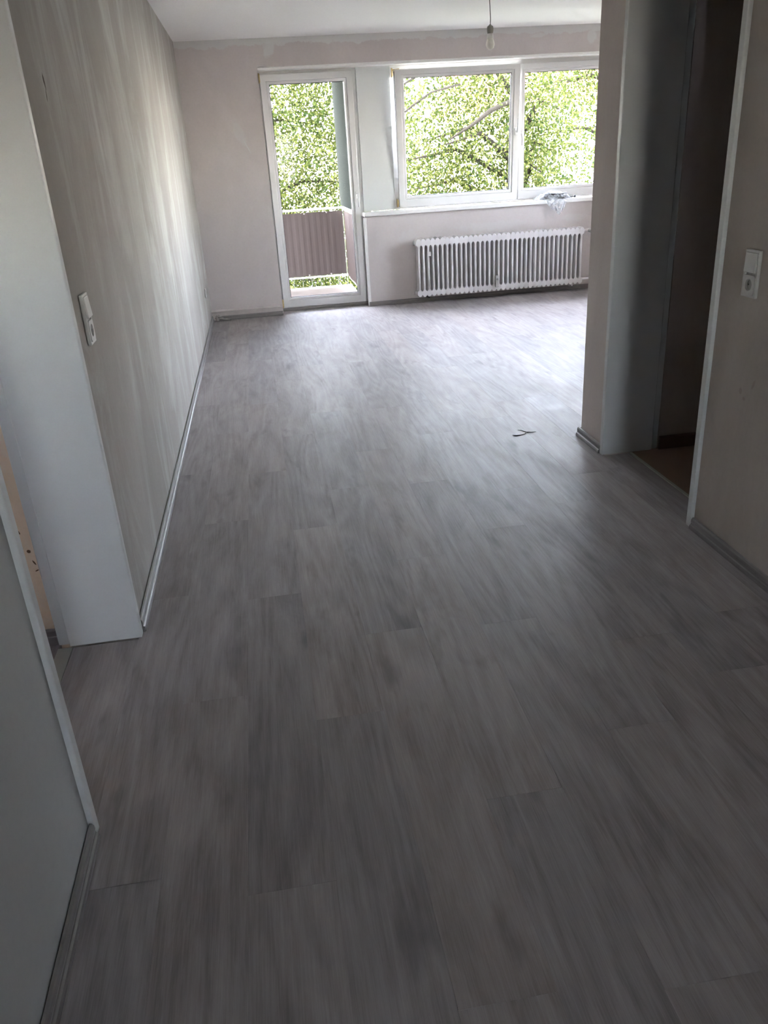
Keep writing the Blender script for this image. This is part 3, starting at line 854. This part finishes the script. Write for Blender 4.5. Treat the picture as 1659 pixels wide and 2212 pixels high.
# ================================================================== BALCONY
bal = struct('floor_balcony', boxes([(-0.9, 1.66, OUT, 10.22, -0.16, 0.0)]), M_conc, 'sunlit concrete balcony floor beyond the glazed door', 'floor')
part_w = struct('wall_balcony', boxes([(1.605, 1.635, OUT + 0.01, 10.32, 0.93, 2.618)], 0.004), M_part, 'grey-green partition panel at the side of the balcony', 'wall')
struct('shade_wall_balcony', boxes([(-0.96, -0.905, OUT + 0.01, 10.22, 0.0, 2.618)], 0.004), M_part, 'added unseen end wall shading the grey-green balcony partition', 'wall')  # added unseen wall, keeps sky light from the left off the partition
rl = empty('balcony_railing', (0.4, 10.16, 0)); tag(rl, 'white metal railing at the front edge of the balcony', 'railing')
def rl_part(n, b, m=M_rail):
    bmesh.ops.translate(b, verts=b.verts, vec=(-0.4, -10.16, 0)); return obj(n, b, m, rl)
rl_part('top_rail', boxes([(-0.9, 1.66, 10.150, 10.180, 0.900, 0.922)], 0.004))
rl_part('bottom_rail', boxes([(-0.9, 1.66, 10.155, 10.178, 0.115, 0.132)], 0.002))
for i in range(23):
    x = -0.85 + 0.112 * i
    rl_part('baluster', boxes([(x - 0.0035, x + 0.0035, 10.162, 10.170, 0.0, 0.9)]), M_post)
rs = empty('side_railing', (1.64, 9.5, 0)); tag(rs, 'white side rail and sill below the grey-green balcony partition', 'railing')
b = boxes([(1.60, 1.655, OUT + 0.01, 10.143, 0.885, 0.925)], 0.004); bmesh.ops.translate(b, verts=b.verts, vec=(-1.64, -9.5, 0)); obj('top_rail', b, M_rail, rs)
b = boxes([(1.632, 1.652, OUT + 0.01, 10.143, 0.085, 0.11)], 0.003); bmesh.ops.translate(b, verts=b.verts, vec=(-1.64, -9.5, 0)); obj('bottom_rail', b, M_rail, rs)
def screen(name, label, a, b_, axis, pos, z0, z1):
    n = int((b_ - a) / 0.02); prof = []
    bm = bmesh.new(); rows = []
    for i in range(n + 1):
        s = a + (b_ - a) * i / n
        w = 0.0025 * math.sin(i * 1.7) + 0.004 * math.sin(i * 0.23)
        r = []
        for dz in (z0, z1):
            for t in (0.0, 0.004):
                q = pos + w + t
                r.append(bm.verts.new((s, q, dz) if axis == 'x' else (q, s, dz)))
        rows.append(r)
    for A, B in zip(rows, rows[1:]):
        bm.faces.new((A[0], B[0], B[2], A[2])); bm.faces.new((A[1], A[3], B[3], B[1])); bm.faces.new((A[2], B[2], B[3], A[3])); bm.faces.new((A[0], A[1], B[1], B[0]))
    for A in (rows[0], rows[-1]): bm.faces.new((A[0], A[2], A[3], A[1]))
    o = obj(name, bm, M_screen, smooth=False); tag(o, label, 'privacy screen'); return o
sf = screen('privacy_screen', 'dark brown privacy screen tied to the front balcony railing', -0.88, 1.603, 'x', 10.135, 0.145, 0.878)
ss = screen('privacy_screen', 'sunlit lilac-brown privacy screen on the side of the balcony', OUT + 0.02, 10.12, 'y', 1.618, 0.12, 0.872)
tie_me = None
for z in (0.155, 0.868):
    for i in range(9):
        x = -0.75 + 0.27 * i
        if tie_me is None:
            o = obj('tie', tube([(0.007 * math.cos(k * math.pi / 4), 0.0, 0.007 * math.sin(k * math.pi / 4)) for k in range(8)], 0.0016, 5, True), M_rail, sf, (x, 10.1315, z)); tie_me = o.data
        else: link('tie', tie_me, M_rail, sf, (x, 10.1315, z))
struct('ceiling_balcony', boxes([(-0.9, 1.66, OUT, 10.22, 2.62, 2.78)]), M_facade, 'underside of the balcony above', 'ceiling')

# ================================================================== OUTSIDE
GZ = -6.5
struct('ground', box(-60, 80, OUT + 0.5, 120, GZ - 0.2, GZ), M_grass, 'sunlit lawn far below the balcony', 'ground')

def leaf_cloud(centers, sig, per, size, seed):
    rg = np.random.RandomState(seed)
    n = len(centers) * per
    c = np.repeat(np.asarray(centers), per, axis=0)
    p = c + rg.normal(size=(n, 3)) * np.repeat(np.asarray(sig), per, axis=0)
    p[:, 2] -= np.abs(rg.normal(size=n)) * 0.18
    d = rg.normal(size=(n, 3)); d[:, 2] -= 0.9; d /= np.linalg.norm(d, axis=1)[:, None]
    e = rg.normal(size=(n, 3)); e -= d * (e * d).sum(1)[:, None]; e /= np.linalg.norm(e, axis=1)[:, None]
    nn = np.cross(d, e)
    s = size * (0.7 + 0.6 * rg.rand(n))[:, None]
    v = np.stack([p, p + d * s * 0.45 + e * s * 0.36 + nn * s * 0.08, p + d * s, p + d * s * 0.45 - e * s * 0.36 + nn * s * 0.08], axis=1).reshape(-1, 3)
    me = bpy.data.meshes.new('leaves')
    me.vertices.add(4 * n); me.vertices.foreach_set('co', v.ravel().astype(np.float32))
    me.loops.add(4 * n); me.loops.foreach_set('vertex_index', np.arange(4 * n, dtype=np.int32))
    me.polygons.add(n); me.polygons.foreach_set('loop_start', np.arange(0, 4 * n, 4, dtype=np.int32))
    me.polygons.foreach_set('loop_total', np.full(n, 4, dtype=np.int32))
    me.update(calc_edges=True); me.validate()
    return me

def tree(name, label, base, top, crown_c, crown_r, nclump, per, seed, size=0.068, extra=()):
    rg = np.random.RandomState(seed)
    r = empty(name, (base[0], base[1], GZ)); tag(r, label, 'tree', 'trees outside the window')
    o = Vector(r.location)
    L = lambda p: Vector(p) - o
    bx_, by_ = base
    obj('trunk', tube([L((bx_, by_, GZ)), L((bx_ + 0.1, by_, GZ * 0.4)), L((bx_ - 0.05, by_ + 0.1, top * 0.3)), L((bx_ + 0.1, by_, top))], [0.24, 0.19, 0.13, 0.03], 10), M_bark, r, smooth=True)
    cc = np.array(crown_c); cr = np.array(crown_r)
    cl = []
    for k in range(14):
        a = rg.rand() * 6.28; rr = 0.55 + 0.45 * rg.rand(); el = -0.8 + 1.7 * rg.rand()
        end = cc + cr * np.array([math.cos(a) * rr * math.cos(el), math.sin(a) * rr * math.cos(el), math.sin(el) * rr])
        st = np.array([bx_, by_, min(end[2] - 0.4, top * 0.85)])
        st[2] = max(st[2], GZ * 0.55)
        mid = (st + end) / 2 + np.array([0, 0, 0.35])
        obj('branch', tube([L(st), L(mid), L(end)], [0.055, 0.032, 0.008], 6), M_bark, r, smooth=True)
        for f in np.linspace(0.35, 1, 7):
            q = (1 - f) ** 2 * st + 2 * f * (1 - f) * mid + f * f * end
            cl.append(q + rg.normal(size=3) * 0.2)
    for pts, rd in extra:
        obj('branch', tube([L(p) for p in pts], rd, 7), M_bark, r, smooth=True)
    while len(cl) < nclump:
        q = rg.uniform(-1, 1, 3)
        if (q * q).sum() < 1: cl.append(cc + cr * q)
    cl = np.array(cl); sig = np.stack([0.22 + 0.2 * rg.rand(len(cl))] * 2 + [0.34 + 0.3 * rg.rand(len(cl))], axis=1)
    me = leaf_cloud(cl - np.array(o), sig, per, size, seed + 1)
    lf = link('leaves', me, M_leaf, r); lf['kind'] = 'stuff'
    return r
def nearer(p, k=0.849):      # same bough, set a little closer to the facade
    return (0.553 + (p[0] - 0.553) * k, p[1] * k, 1.437 + (p[2] - 1.437) * k)
boughs = ((((4.0, 14.6, 1.64), (4.46, 14.6, 1.88), (4.72, 14.6, 2.05), (4.98, 14.65, 2.14), (5.3, 15.0, 2.22), (5.6, 15.7, 2.1)), [0.012, 0.026, 0.036, 0.032, 0.04, 0.05]),
          (((3.0, 14.5, 1.95), (3.35, 14.5, 2.18), (3.68, 14.5, 2.37), (4.3, 15.0, 2.5)), [0.008, 0.016, 0.012, 0.014]),
          (((3.0, 14.5, 2.38), (3.3, 14.5, 2.55), (3.9, 14.9, 2.8)), [0.009, 0.014, 0.016]))
tree('leafy_tree', 'dense sunlit tree seen through the balcony door', (0.1, 17.8), 5.4, (1.5, 17.7, 0.3), (2.6, 1.3, 5.6), 860, 100, 11, size=0.072)
tree('leafy_tree', 'dense tree with a slanting bough seen through the tilted sash', (4.85, 13.4), 4.6, (3.95, 13.4, 0.6), (1.75, 1.0, 4.9), 250, 150, 21, size=0.060,
     extra=tuple((tuple(nearer(p) for p in pts), rd) for pts, rd in boughs))
tree('leafy_tree', 'sparse tree with gaps of sky seen through the closed sash', (9.0, 17.8), 5.4, (7.9, 17.7, 0.6), (2.3, 1.3, 5.9), 125, 130, 31, size=0.072)
tree('leafy_tree', 'leafy tree standing off to the side of the balcony', (-4.4, 18.5), 4.0, (-4.4, 18.2, -0.6), (1.9, 1.8, 4.4), 150, 90, 41)

# house behind the trees
hs = empty('apartment_house', (17.0, 34.0, GZ)); tag(hs, 'pale house with a red tiled roof behind the sparse tree', 'house')
def hp(n, b, m, p=None):
    bmesh.ops.translate(b, verts=b.verts, vec=(-17.0, -34.0, -GZ)); return obj(n, b, m, p or hs)
hp('wall', box(10.0, 24.0, 32.4, 42.0, GZ, 3.0), M_house)
bm = bmesh.new()
vs = [bm.verts.new(p) for p in ((9.6, 31.9, 2.95), (24.4, 31.9, 2.95), (24.4, 42.5, 2.95), (9.6, 42.5, 2.95), (9.6, 37.2, 6.2), (24.4, 37.2, 6.2))]
for f in ((0, 1, 5, 4), (2, 3, 4, 5), (0, 4, 3), (1, 2, 5), (3, 2, 1, 0)): bm.faces.new([vs[i] for i in f])
hp('roof', bm, M_roof)
hp('chimney', box(13.4, 14.3, 33.2, 34.0, 3.2, 5.4), M_roof)
for i in range(5):
    for j in range(3):
        x, z = 11.2 + 2.6 * i, -5.0 + 2.7 * j
        wdw = hp('window', box(x, x + 1.3, 32.33, 32.45, z, z + 1.4), M_rail)
        hp('pane', box(x + 0.1, x + 1.2, 32.30, 32.34, z + 0.1, z + 1.3), M_recess, wdw)
